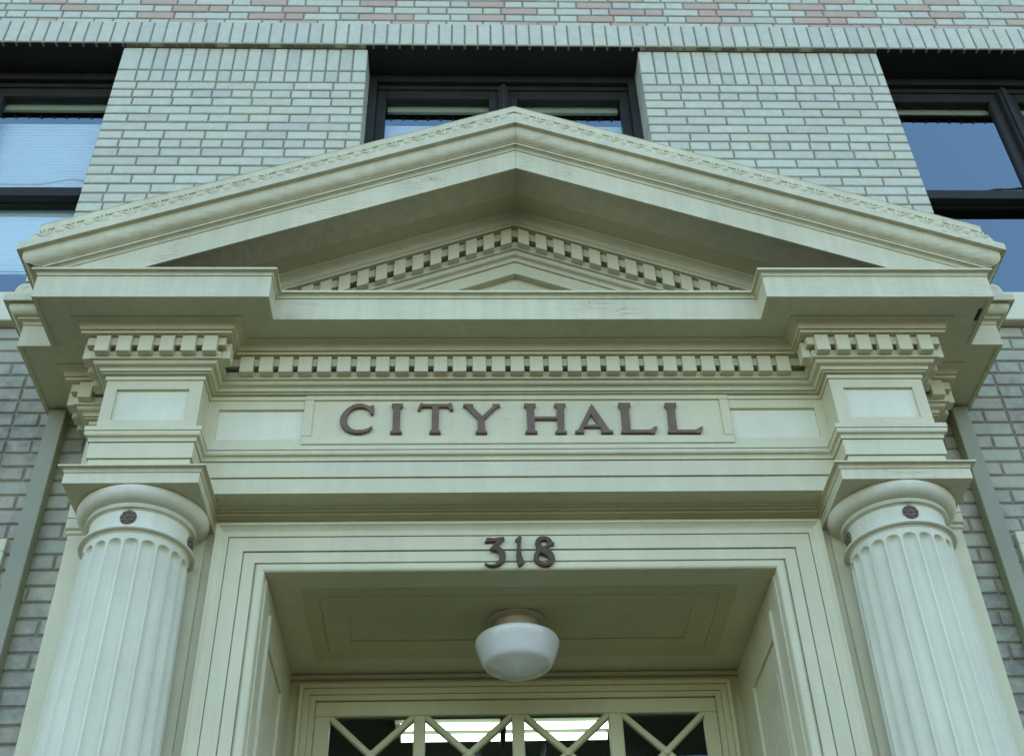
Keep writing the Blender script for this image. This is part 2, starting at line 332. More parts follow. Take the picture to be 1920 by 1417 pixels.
def row(z0, z1, joints, colf, yf=0.0):
    """one course; bricks are cut at the openings"""
    zm = (z0+z1)/2
    hs = sorted([(h[0], h[1]) for h in HOLES if h[2] < zm < h[3]])
    spans = []; x = XL
    for a, b in hs: spans.append((x, a)); x = b
    spans.append((x, XR))
    for j in range(len(joints)-1):
        a, b = joints[j], joints[j+1]
        for s0, s1 in spans:
            p, q = max(a, s0), min(b, s1)
            if q-p < .004: continue
            if q-p < .035 and (p > a or q < b):     # slivers join the neighbouring brick
                continue
            dl = p == s0 and s0 != XL; dr = q == s1 and s1 != XR
            # swallow slivers at the edge
            if not dl and s0 != XL and 0 < p-s0 < .035: p = s0; dl = True
            if not dr and s1 != XR and 0 < s1-q < .035: q = s1; dr = True
            brick(p, q, z0, z1, yf, colf(j), dl, dr)
def joints(p, off):
    n = int((XR-XL)/p)+3; return [XL-p+off+p*k for k in range(n+1)]
CH = .0667
rg = random.random
def cg(_=0): return tone('grey' if rg() < .2 else 'green')
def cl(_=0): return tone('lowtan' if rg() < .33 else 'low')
row(z(-.2), z(-.003), joints(.0705, .01), cg)                 # soldier course between the heads
row(z(-.3), z(-.2), joints(.0705, .01), cg)                   # rowlock course
zz = -.3; k = 0
while z(zz) > .1:
    z1 = zz; zz -= CH; k += 1
    low = z1 < -1.95
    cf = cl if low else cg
    if not low:
        if k in (2, 8, 14, 20, 26): row(z(zz), z(z1), joints(.102, .02), cf)
        else: row(z(zz), z(z1), joints(.204, .03+.102*(k % 2)), cf)
    else:
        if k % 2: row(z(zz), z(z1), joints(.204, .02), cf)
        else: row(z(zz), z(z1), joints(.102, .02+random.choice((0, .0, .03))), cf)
# above the heads: projecting soldier band, then a bond of stretchers and headers with tan bricks mixed in
row(z(-.002), z(.199), joints(.0705, .045), cg, yf=-.03)
zz = .2; k = 0
while zz < 1.58:
    js = []; x = XL-.3+(.153*k) % .306-(.03 if k % 2 else 0); cols = []
    t = 0
    while x < XR+.4:
        js.append(x); x += .204 if t % 2 == 0 else .102; t += 1
    kk = k
    row(z(zz), z(zz+CH), js, lambda j, kk=kk: tone('tan') if (j % 4 == (0 if kk % 2 else 2) and rg() < .97) or (j % 2 == 1 and rg() < .2) else tone('green' if rg() < .7 else 'grey'))
    zz += CH; k += 1
bricks = bk.build('brick_wall', M['brick'], BLD)
# mortar of the projecting band squeezed out below its joints
m = MB(); m.box(XL, XR, -.022, .007, z(.002), z(.197))
for x in joints(.0705, .045):
    if XL < x < XR: m.box(x-.006, x+.006, -.0285, -.002, z(-.0065), z(.004), b=.0015)
m.build('lintel_mortar', M['mortar'], BLD)
m = MB(); m.box(XL, XR, .012, .30, z(0)-.0015, z(0)+.002)
for a, b in WIN: m.box(a-.01, b+.01, -.022, .19, z(-.0035), z(-.0015))
m.build('steel_lintel', M['lintel'], BLD)
# rest of the shell
m = MB(); T = z(9.0)  # unseen wall height raised to lengthen the shadow on the ground in front
m.box(-11, XL, 0, .3, 0, T); m.box(XR, 11, 0, .3, 0, T); m.box(XL, XR, 0, .3, z(1.6), T)
m.box(-11, -10.7, .3, 14, 0, T); m.box(10.7, 11, .3, 14, 0, T); m.box(-10.7, 10.7, 13.7, 14, 0, T)
m.build('outer_wall', M['farbrick'], BLD)
m = MB(); m.box(-11.15, 11.15, -.15, 14.15, T, T+.3, b=.02); m.build('roof', M['roofing'], BLD)
# inner rooms seen through the glass
m = MB()
m.box(-4.8, 4.8, .31, 6, z(-2.55), z(-2.40)); m.box(-4.8, 4.8, .31, 6, z(.35), z(.5)); m.box(-4.8, 4.8, 5, 5.1, z(-2.4), z(.35))
m.box(-4.8, -4.7, .31, 5, z(-2.4), z(.35)); m.box(4.7, 4.8, .31, 5, z(-2.4), z(.35))
m.box(-1.35, -1.25, .31, 5, z(-2.4), z(.35)); m.box(1.35, 1.45, .31, 5, z(-2.4), z(.35))
m.build('upper_room_shell', M['dark_room'], BLD)
m = MB()
m.box(-2.2, 2.2, .75, 7, z(-2.65), z(-2.56)); m.box(-2.2, 2.2, 6.9, 7, .7, z(-2.65)); m.box(-2.2, -2.1, .75, 7, .7, z(-2.65))
m.box(2.1, 2.2, .75, 7, .7, z(-2.65)); m.box(-2.2, 2.2, .75, 7, .6, .7)
m.box(-2.1, -.98, .7, .8, .7, z(-2.65)); m.box(.98, 2.1, .7, .8, .7, z(-2.65)); m.box(-.98, .98, .7, .8, z(-3.45), z(-2.65))
m.build('lobby_shell', M['room'], BLD)
# --- upper windows
def window(xa, xb, blinds, name='window'):
    yF = .165
    f = MB(); b = .003
    zt, zb = z(-.004), z(SILL+.02)
    mid = (xa+xb)/2
    # outer frame (stepped), head, sill, mullion
    f.box(xa, xa+.045, yF, .29, zb, zt, b); f.box(xb-.045, xb, yF, .29, zb, zt, b)
    f.box(xa+.045, xb-.045, yF, .29, zt-.055, zt, b); f.box(xa+.045, xb-.045, yF, .29, zb, zb+.04, b)
    f.box(xa+.045, xb-.045, yF+.03, .29, zt-.088, zt-.055, b)
    f.box(mid-.028, mid+.028, yF+.005, .29, zb+.04, zt-.088, b)
    f.box(mid-.012, mid+.012, yF-.008, yF+.006, zb+.04, zt-.088, .002)
    fr = f.build('window', M['frame'], BLD)
    for xs_, xe in ((xa+.045, mid-.028), (mid+.028, xb-.045)):
        zm = z(-.93)
        up = MB(); yu = yF+.04
        up.box(xs_, xs_+.05, yu, yu+.05, zm-.03, zt-.088, b); up.box(xe-.05, xe, yu, yu+.05, zm-.03, zt-.088, b)
        up.box(xs_+.05, xe-.05, yu, yu+.05, zt-.158, zt-.088, b); up.box(xs_+.05, xe-.05, yu, yu+.05, zm-.03, zm+.035, b)
        s_ = up.build('sash', M['frame'], fr)
        lo = MB(); yl = yu+.052
        lo.box(xs_, xs_+.05, yl, yl+.045, zb+.04, zm+.02, b); lo.box(xe-.05, xe, yl, yl+.045, zb+.04, zm+.02, b)
        lo.box(xs_+.05, xe-.05, yl, yl+.045, zm-.035, zm+.02, b); lo.box(xs_+.05, xe-.05, yl, yl+.045, zb+.04, zb+.13, b)
        lo.build('sash', M['frame'], fr)
        p = MB(); p.face([(xs_+.045, yu+.022, zm+.03), (xe-.045, yu+.022, zm+.03), (xe-.045, yu+.022, zt-.15), (xs_+.045, yu+.022, zt-.15)])
        p.build('pane', M['glass'], fr)
        p = MB(); p.face([(xs_+.045, yl+.022, zb+.12), (xe-.045, yl+.022, zb+.12), (xe-.045, yl+.022, zm-.03), (xs_+.045, yl+.022, zm-.03)])
        p.build('pane', M['glass'], fr)
    if blinds:
        bl = MB(); x0, x1 = xa+.05, xb-.05; yb = .312
        zt_, zbm = blinds
        n = int((zt_-zbm)/.024); rows_ = []
        for q in range(n*4):
            rows_.append([(x0, yb+.0022*sin(q*pi/2)+random.uniform(-.0004, .0004), z(zt_)-.006*q), (x1, yb+.0022*sin(q*pi/2)+random.uniform(-.0004, .0004), z(zt_)-.006*q)])
        bl.grid(rows_)
        bl.box(x0, x1, yb-.012, yb+.012, z(zbm)-.016, z(zbm), .002)
        bl.build('blind', M['blind'], fr)
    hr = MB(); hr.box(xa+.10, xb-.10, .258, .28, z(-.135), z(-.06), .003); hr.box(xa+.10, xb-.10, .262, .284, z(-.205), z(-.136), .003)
    hr.build('glass_band_bars', M['stone'], fr)  # bars added to stand in for the green bands in the upper glass
    return fr
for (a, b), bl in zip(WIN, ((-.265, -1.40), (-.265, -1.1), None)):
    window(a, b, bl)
# --- stone belt course carrying the sills, and the pale window surrounds of the ground floor
for s in (-1, 1):
    m = MB(); xa, xb = sorted((s*1.60, s*4.9))
    m.box(xa, xb, -.045, .05, z(-2.03), z(-1.865), .004); m.box(xa, xb, -.03, .05, z(-1.864), z(SILL)+.002, .003)
    m.build('belt_course', M['stone'], BLD)
    for a, b in ((1.905, 3.45),):
        xa, xb = sorted((s*a, s*b)); m = MB(); zt, w = z(-3.11), .055
        m.box(xa, xb, -.022, .03, zt-w, zt, .003); m.box(xa, xa+w, -.022, .03, 1.4, zt-w, .003); m.box(xb-w, xb, -.022, .03, 1.4, zt-w, .003)
        m.box(xa+w, xb-w, -.009, .03, zt-.55, zt-w); m.box(xa+w, xb-w, -.016, .03, zt-.60, zt-.551, .003)
        m.box(xa+w, xb-w, -.009, .03, 1.4, 1.5)
        sp = m.build('window_surround', M['stone'], BLD)
        m = MB(); m.box(xa+w, xb-w, -.003, .03, 1.5, zt-.6); m.build('pane', M['frame'], sp)
# ================================================================== the entrance portico
POR = thing('entrance_portico', 'cream painted classical entrance porch with two fluted columns and a triangular pediment', 'portico', (0, -.3, .7))
YC, YR, YS = -.335, -.457, -.1885        # frieze planes: centre bay, over the columns, at the sides
XI, XO, XS = 1.161, 1.512, 1.638
AX = .006; SL = .4063
def ring(e):
    """plan of the entablature, pushed outwards by e"""
    r = [(XI-e, YC-e), (XI-e, YR-e), (XO+e, YR-e), (XO+e, YS-e), (XS+e, YS-e), (XS+e, .02)]
    return [(-x, y) for x, y in r[::-1]]+r
def groove(p, w=.0028, d=.006):
    """expand ('g') marks of a profile into a thin shadow joint"""
    out = []
    for q in p:
        if len(q) == 3: out += [(q[0], q[1]), (q[0]-d, q[1]-.0002), (q[0]-d, q[1]+w), (q[0], q[1]+w)]
        else: out.append(q)
    return out
def arc(e0, z0, e1, z1, kind, n=6):
    """quarter curves between two profile points: 'cavetto' hollow, 'ovolo' round"""
    r = []
    for k in range(n+1):
        t = k/n*pi/2
        if kind == 'ovolo': r.append((e0+(e1-e0)*sin(t), z0+(z1-z0)*(1-cos(t))))
        else: r.append((e0+(e1-e0)*(1-cos(t)), z0+(z1-z0)*sin(t)))
    return r
def cyma(e0, z0, e1, z1, n=5):
    em, zm = (e0+e1)/2, (z0+z1)/2
    return arc(e0, z0, em, zm, 'cavetto', n)+arc(em, zm, e1, z1, 'ovolo', n)[1:]
def cyma_r(e0, z0, e1, z1, n=5):
    em, zm = (e0+e1)/2, (z0+z1)/2
    return arc(e0, z0, em, zm, 'ovolo', n)+arc(em, zm, e1, z1, 'cavetto', n)[1:]
def sweep(prof, name, mat, parent, smooth=28):
    m = MB(); rows = [[(x, y, z(zz)) for x, y in ring(e)] for e, zz in prof]
    # every leg of the ring is its own strip so the mitres stay crisp
    n = len(rows[0])
    for a in range(len(rows)-1):
        for b in range(n-1):
            m.face([rows[a][b], rows[a][b+1], rows[a+1][b+1], rows[a+1][b]])
    return m.build(name, mat, parent, smooth=smooth)
# --- architrave
arch = [(-.12, -3.131), (0, -3.131), (0, -3.068, 'g'), (.007, -3.0655), (.007, -3.0010, 'g'), (.012, -2.998)]+cyma(.012, -2.994, .027, -2.968)+[(.027, -2.9625, 'g'), (.029, -2.96), (.029, -2.942), (-.01, -2.9415)]
ARC = sweep(groove(arch), 'architrave', M['paint'], POR)
# --- frieze with sunk and raised panels
fr = MB()
rows = [[(x, y, z(zz)) for x, y in ring(e)] for e, zz in ((0, -2.9415), (0, -2.711))]
FH = .0
def frieze_face(x0, x1, y, holes):
    """vertical board facing -y between z -2.9415 and -2.711, with rectangular holes"""
    zb, zt = z(-2.9415), z(-2.711)
    x = x0
    for hx0, hx1, hz0, hz1 in holes:
        fr.face([(x, y, zb), (hx0, y, zb), (hx0, y, zt), (x, y, zt)])
        fr.face([(hx0, y, zb), (hx1, y, zb), (hx1, y, hz0), (hx0, y, hz0)])
        fr.face([(hx0, y, hz1), (hx1, y, hz1), (hx1, y, zt), (hx0, y, zt)])
        d = .016
        fr.face([(hx0, y, hz0), (hx1, y, hz0), (hx1, y+d, hz0), (hx0, y+d, hz0)]); fr.face([(hx0, y, hz1), (hx0, y+d, hz1), (hx1, y+d, hz1), (hx1, y, hz1)])
        fr.face([(hx0, y, hz0), (hx0, y+d, hz0), (hx0, y+d, hz1), (hx0, y, hz1)]); fr.face([(hx1, y, hz0), (hx1, y, hz1), (hx1, y+d, hz1), (hx1, y+d, hz0)])
        x = hx1
    fr.face([(x, y, zb), (x1, y, zb), (x1, y, zt), (x, y, zt)])
PZ0, PZ1 = z(-2.893), z(-2.752)
frieze_face(-XI, XI, YC, [(-1.120, -.802, PZ0, PZ1), (.802, 1.127, PZ0, PZ1)])
for s in (-1, 1):
    a, b = sorted((s*XI, s*XO)); c = [tuple(sorted((s*1.208, s*1.470)))]
    frieze_face(a, b, YR, [(c[0][0], c[0][1], PZ0, PZ1)])
R = rows
for b in range(len(R[0])-1):
    if abs(R[0][b][0]-R[0][b+1][0]) < 1e-6 or b in (1, 9):
        fr.face([R[0][b], R[0][b+1], R[1][b+1], R[1][b]])
FRZ = fr.build('frieze', M['paint'], POR)
def panel(x0, x1, y, z0, z1):
    m = MB(); m.box(x0-.01, x1+.01, y+.012, y+.03, z0-.01, z1+.01); return m.build('frieze_panel', M['paint_white'], FRZ)
panel(-1.120, -.802, YC, PZ0, PZ1); panel(.802, 1.127, YC, PZ0, PZ1); panel(-1.470, -1.208, YR, PZ0, PZ1); panel(1.208, 1.470, YR, PZ0, PZ1)
m = MB(); t = .008; w = .034    # raised frame round the inscription
x0, x1, z0_, z1_ = -.802, .799, z(-2.9185), z(-2.683)
m.box(x0, x1, YC-t, YC+.002, z1_-.030, z1_, .0015); m.box(x0, x1, YC-t, YC+.002, z0_, z0_+w, .0015)
m.box(x0, x0+w, YC-t, YC+.002, z0_+w+.001, z1_-.031, .0015); m.box(x1-w, x1, YC-t, YC+.002, z0_+w+.001, z1_-.031, .0015)
m.build('inscription_frame', M['paint'], FRZ)
# --- bed mouldings and dentil band
bed = [(-.01, -2.7125), (.006, -2.712), (.006, -2.6955, 'g'), (.019, -2.692), (.021, -2.689, 'g')]+cyma(.026, -2.685, .050, -2.656)+[(.062, -2.655), (.062, -2.6225), (.018, -2.6220), (.018, -2.6055), (.077, -2.605), (.077, -2.5695), (.062, -2.569), (.062, -2.5665), (.100, -2.566), (.100, -2.5545, 'g'), (.104, -2.551)]+arc(.106, -2.549, .137, -2.520, 'cavetto')+[(.137, -2.516), (.150, -2.5155)]
ENT = sweep(groove(bed), 'bed_moulding', M['paint'], POR)
# --- corona and crown
cor = [(.135, -2.5155), (.236, -2.5155), (.236, -2.5235), (.250, -2.5245), (.250, -2.4225, 'g')]+arc(.252, -2.419, .262, -2.405, 'cavetto', 4)+[(.262, -2.4045), (.270, -2.404), (.270, -2.3945), (.262, -2.394)]
CORN = sweep(groove(cor), 'cornice', M['old_paint'], POR)
sweep([(.2625, -2.3942), (-.01, -2.3935)], 'dark_cornice_top', M['roofing'], CORN)  # unseen dark top, added to cut light bounced onto the raking soffit
m = MB(); m.box(1.731, 1.744, -.632, -.566, z(-2.5172), z(-2.510)); m.build('soffit_slot', M['lintel'], CORN)  # black block painted for the dark inside of a missing piece
# --- dentils
def dentil_mesh():
    bm = bmesh.new(); bmesh.ops.create_cube(bm, size=1)
    for v in bm.verts: v.co = (v.co.x*.051, v.co.y*.0315-.0155, v.co.z*.0745)
    bmesh.ops.bevel(bm, geom=bm.edges[:], offset=.0014, segments=1, affect='EDGES')
    me = bpy.data.meshes.new('dentil'); bm.to_mesh(me); bm.free(); me.materials.append(M['dentil']); return me
DM = dentil_mesh()
def dentil(x, y, ang, e=.062, zc=-2.6075, parent=None, mesh=None):
    o = bpy.data.objects.new('dentil', mesh or DM); C.objects.link(o); o.parent = parent
    pw = Vector((0, 0, 0)); q = parent
    while q: pw += q.location; q = q.parent
    o.location = Vector((x, y, z(zc)))-pw; o.rotation_euler = (0, 0, ang+random.uniform(-.006, .006)); return o
for k in range(29): dentil(-1.046+.02545+k*.0727+random.uniform(-.0012, .0012), YC-.062, 0, parent=ENT)
for s in (-1, 1):
    for k in range(6): dentil(s*1.333+(-.1955+.0782*k)+random.uniform(-.001, .001), YR-.062, 0, parent=ENT)
    dentil(s*(XI-.062), -.478, -s*pi/2, parent=ENT)
    for yy in (-.478, -.400, -.322): dentil(s*(XO+.062), yy, s*pi/2, parent=ENT)
    dentil(s*1.655, YS-.062, 0, parent=ENT)
    for yy in (-.206, -.128, -.050): dentil(s*(XS+.062), yy, s*pi/2, parent=ENT)
# ------------------------------------------------------------------ pediment
def rake(prof, name, mat, parent, xend=None, cuts=True, smooth=28, gap=0.0):
    """profile (y, h): swept along both slopes from the ridge"""
    m = MB()
    for s in (-1, 1):
        A = [(AX+s*gap, y, z(h-SL*gap)) for y, h in prof]
        B = []
        for y, h in prof:
            X = xend(y) if callable(xend) else xend
            B.append((AX+s*(X-s*AX), y, z(h-SL*(X-s*AX))))
        for k in range(len(prof)-1):
            q = [A[k], B[k], B[k+1], A[k+1]]
            m.face(q if s > 0 else q[::-1])
        if callable(xend): m.face(B if s < 0 else B[::-1])
    return m.build(name, mat, parent, smooth=smooth, cut=[((0, 0, z(-2.392)), (0, 0, -1))] if cuts else None)
def rp(e, h): return (YR-e, h)
outer = [(.1, -1.7995), (.236, -1.7995), (.236, -1.8085), (.250, -1.81), (.250, -1.703, 'g')]+arc(.252, -1.699, .262, -1.684, 'cavetto', 4)+[(.262, -1.6835), (.270, -1.683), (.270, -1.6745, 'g')]+[(.272, -1.671)]
outer += [(.274, -1.668), (.284, -1.664), (.292, -1.656), (.298, -1.645), (.3015, -1.632), (.303, -1.6105), (.304, -1.6095), (.322, -1.609), (.322, -1.575), (.312, -1.570), (.300, -1.561)]
outer += arc(.300, -1.556, .271, -1.496, 'cavetto', 5)+[(.271, -1.487), (.281, -1.4865), (.281, -1.4555), (.283, -1.4535), (.2, -1.44), (-.2, -1.38), (-.47, -1.34)]
og = groove(outer, w=.003)
PED = None
RAK = rake([rp(e, h) for e, h in og], 'raking_cornice', M['old_paint'], POR, xend=lambda y: XO+(YR-y) if (YR-y) > .05 else XO+.05, gap=.0005)
# the soffit behind
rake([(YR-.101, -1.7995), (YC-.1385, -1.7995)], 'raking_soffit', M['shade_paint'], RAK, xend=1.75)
def yc(e, h): return (YC-e, h)
def zz2(v): return -1.80+1.08*(v+2.5155)
rb = []
rb = [(.145, -1.7985), (.137, -1.800)]+[(e, h) for e, h in arc(.137, -1.804, .106, -1.836, 'ovolo')]+[(.104, -1.838), (.100, -1.8405), (.100, -1.853), (.062, -1.8535), (.062, -1.858), (.077, -1.8585), (.077, -1.897), (.018, -1.8975), (.018, -1.915), (.062, -1.9155), (.062, -1.951), (.052, -1.9515)]
rb += [(e, h) for e, h in cyma(.026, -1.990, .050, -1.9525)[::-1]]+[(.021, -1.9925), (.016, -1.993), (.016, -1.9955), (.020, -1.996), (.018, -2.055), (-.02, -2.056)]
RBED = rake([yc(e, h) for e, h in rb], 'raking_bed_moulding', M['paint'], POR, xend=1.6)
m = MB(); m.face([(-1.6, YC+.014, z(-2.45)), (1.6, YC+.014, z(-2.45)), (1.6, YC+.014, z(-2.3)), (AX, YC+.014, z(-1.95)), (-1.6, YC+.014, z(-2.3))])
m.build('tympanum', M['paint'], RBED)
# plumb-sided raking dentils
def rake_dentil(s, x):
    bm = bmesh.new(); bmesh.ops.create_cube(bm, size=1); hw = .0225
    for v in bm.verts:
        px, py, pz = v.co.x*2*hw, v.co.y*.0315-.0155, v.co.z*.084
        v.co = (px, py, pz-s*SL*px)
    bmesh.ops.bevel(bm, geom=bm.edges[:], offset=.0013, segments=1, affect='EDGES')
    xc = AX+s*x; zc = -1.9005-SL*x
    lo = z(-2.392)-z(zc)
    if lo > -.06: bmesh.ops.bisect_plane(bm, geom=bm.verts[:]+bm.edges[:]+bm.faces[:], plane_co=(0, 0, lo), plane_no=(0, 0, -1), clear_outer=True)
    if not bm.verts: bm.free(); return
    me = bpy.data.meshes.new('dentil'); bm.to_mesh(me); bm.free(); me.materials.append(M['dentil'])
    dentil(xc, YC-.062, 0, zc=zc, parent=RBED, mesh=me)
for s in (-1, 1):
    for k in range(18): rake_dentil(s, .036+.0725*k)
# carved egg-and-leaf band under the top fillet
for s in (-1, 1):
    m = MB(); n = 18; X0, X1 = .02, 1.79
    ang = math.atan(SL)*s
    rot = Matrix.Rotation(ang, 3, 'Y')
    step = (X1-X0)/(n*2)
    for k in range(2*n):
        x = X0+step*(k+.5); px = AX+s*x; zc = z(-1.529-SL*x); yy = YR-.290
        j = random.uniform(.88, 1.12)
        if k % 2 == 0:
            m.blob((px, yy-.002, zc), (.023*j, .014, .019*j), rot=rot); m.blob((px+.012, yy+.001, zc+.017-s*.005), (.010, .010, .007), 6, 4, rot); m.blob((px-.012, yy+.001, zc+.017+s*.005), (.010, .010, .007), 6, 4, rot)
        else:
            for a in (-.9, -.3, .3, .9):
                m.blob((px+.014*a, yy-.004, zc+.004-.012*abs(a)-s*SL*.012*a), (.0058*j, .012, .023*j), 6, 4, rot @ Matrix.Rotation(a*.8, 3, 'Y'))
            m.blob((px, yy-.005, zc-.010), (.008, .007, .007), 6, 4, rot)
    m.build('carved_band', M['old_paint'], RAK, smooth=60)
# side cymatium: the crowning moulding turns the corner and runs back to the wall
cym = [(e, h-SL*(XO+e)) for e, h in og if h > -1.676]
def side_ring(e, s):
    r = [(XO+e, YR-e), (XO+e, YS-e), (XS+e, YS-e), (XS+e, .02)]
    return [(s*x, y) for x, y in r]
for s in (-1, 1):
    m = MB(); zc_ = lambda e, h: z(h)
    rr = [[(x, y, z(h)) for x, y in side_ring(e, s)] for e, h in cym if e > .0]
    for a in range(len(rr)-1):
        for b in range(3):
            q = [rr[a][b], rr[a][b+1], rr[a+1][b+1], rr[a+1][b]]; m.face(q if s > 0 else q[::-1])
    m.build('side_cymatium', M['old_paint'], POR, smooth=28)
    m = MB()
    for k in range(4):
        m.blob((s*(XS+.292), YS-.25+.085*k, z(-1.53-SL*(XO+.29))), (.010, .022, .015)); m.blob((s*(XS+.293), YS-.208+.085*k, z(-1.535-SL*(XO+.29))), (.010, .007, .018))
    m.build('carved_band', M['old_paint'], POR, smooth=60)
    m = MB()
    for k in range(3): m.blob((s*(XS+.27-.06*k), YS-.292, z(-1.53-SL*(XO+.29))), (.022, .010, .018))
    m.build('carved_band', M['old_paint'], POR, smooth=60)
# ------------------------------------------------------------------ soffit, wall and pilasters behind the columns
m = MB()
m.box(-XI-.08, XI+.08, YC+.10, .02, z(-3.1295), z(-3.10)); m.build('porch_soffit', M['paint'], POR)
m = MB()     # moulding in the angle of soffit and wall, returning along the sides
for a, (dz, dy) in enumerate(((.004, .064), (.008, .046), (.013, .028))):
    m.box(-1.161-.03+0, 1.161+.03, YS-dy, YS+.01+.001*a, z(-3.131-dz), z(-3.128), .0015)
    for s in (-1, 1):
        xa, xb = sorted((s*(1.19), s*(1.150-dy*.9+.005)));
        m.box(xa, xb, YC+.012+.001*a, YS-dy, z(-3.131-dz)+.0006, z(-3.1285), .0015)
m.build('soffit_moulding', M['paint'], POR)
for s in (-1, 1):
    xa, xb = sorted((s*1.128, s*1.622)); m = MB()
    m.box(xa, xb, YS, .01, .7, z(-3.132), .003)
    m.box(min(xa, xb)-.012, max(xa, xb)+.012, YS-.012, .01, z(-3.185), z(-3.140), .004)
    m.box(min(xa, xb)-.006, max(xa, xb)+.006, YS-.006, .01, z(-3.205), z(-3.1855), .004)
    m.box(min(xa, xb)-.02, max(xa, xb)+.02, YS-.02, .01, .7, .95, .006)
    m.build('pilaster', M['paint'], POR)
# door surround: wall strip, stepped casing
m = MB()
m.box(-1.128, 1.128, -.176, .01, z(-3.36), z(-3.132)); 
for s in (-1, 1):
    xa, xb = sorted((s*1.128, s*.93)); m.box(xa, xb, -.176, .01, .7, z(-3.3605))
m.build('door_wall', M['paint'], POR)
def casing(ox, zt, prof, y, name, mat, parent, zb=.7):
    """mitred casing round an opening: prof = (distance from opening, how far it stands proud)"""
    m = MB(); rows = []
    for dd, p in prof:
        rows.append([(-ox-dd, y-p, zb), (-ox-dd, y-p, z(zt)+dd), (ox+dd, y-p, z(zt)+dd), (ox+dd, y-p, zb)])
    for a in range(len(rows)-1):
        for b in range(3): m.face([rows[a][b], rows[a][b+1], rows[a+1][b+1], rows[a+1][b]][::-1])
    return m.build(name, mat, parent, smooth=28)
cp = [(0, -.78), (0, .006)]+[(.017-.017*cos(t*pi/8), .006+.013*sin(t*pi/8)) for t in range(1, 8)]+[(.034, .006), (.035, .000), (.038, .000), (.0385, .012), (.079, .012), (.0795, .004), (.0825, .004), (.083, .018), (.137, .018), (.1375, .010), (.1405, .010), (.141, .020)]+[(.141+.036*t/5, .020+.020*(t/5)**2) for t in range(1, 6)]+[(.178, .042), (.184, .042), (.184, -.01)]
CAS = casing(.903, -3.374, cp, -.194, 'door_casing', M['paint'], POR)
# ceiling of the recess with its raised mouldings and sunk panel
m = MB(); zc = z(-3.374)
m.box(-.93, .93, -.19, .60, zc+.001, zc+.05)
def frame(m, x0, x1, y0, y1, w, za, zb_, b=.0015):
    m.box(x0, x1, y0, y0+w, za, zb_, b); m.box(x0, x1, y1-w, y1, za, zb_, b)
    m.box(x0, x0+w, y0+w+.0005, y1-w-.0005, za, zb_, b); m.box(x1-w, x1, y0+w+.0005, y1-w-.0005, za, zb_, b)
frame(m, -.788, .788, -.09, .455, .056, zc-.003, zc+.004, .001)
frame(m, -.726, .726, -.033, .392, .088, zc-.0065, zc+.004, .001)
m.box(-.63, .63, .06, .30, zc-.002, zc+.0035, .001)
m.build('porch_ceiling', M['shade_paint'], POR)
# reveals (panelled jambs)
for s in (-1, 1):
    X = .906
    def bx(m, d0, d1, y0, y1, za, zb_, b=.002):
        a, c = sorted((s*(X-d1), s*(X-d0))); m.box(a, c, y0, y1, za, zb_, b)
    m = MB(); bx(m, -.03, -.004, -.185, .60, .7, zc)
    bx(m, -.0045, .008, -.165, -.055, .7, zc-.001); bx(m, -.0045, .008, .37, .595, .7, zc-.001)
    bx(m, -.0045, .008, -.0545, .3695, zc-.18, zc-.001)
    bx(m, -.0045, .018, -.062, -.045, .7, zc-.09); bx(m, -.0045, .013, .362, .385, .7, zc-.172)
    bx(m, -.0045, .013, -.044, .3615, zc-.186, zc-.172)
    bx(m, -.0035, .006, .02, .245, .9, zc-.29, .004)
    m.build('jamb_panelling', M['paint'], POR)
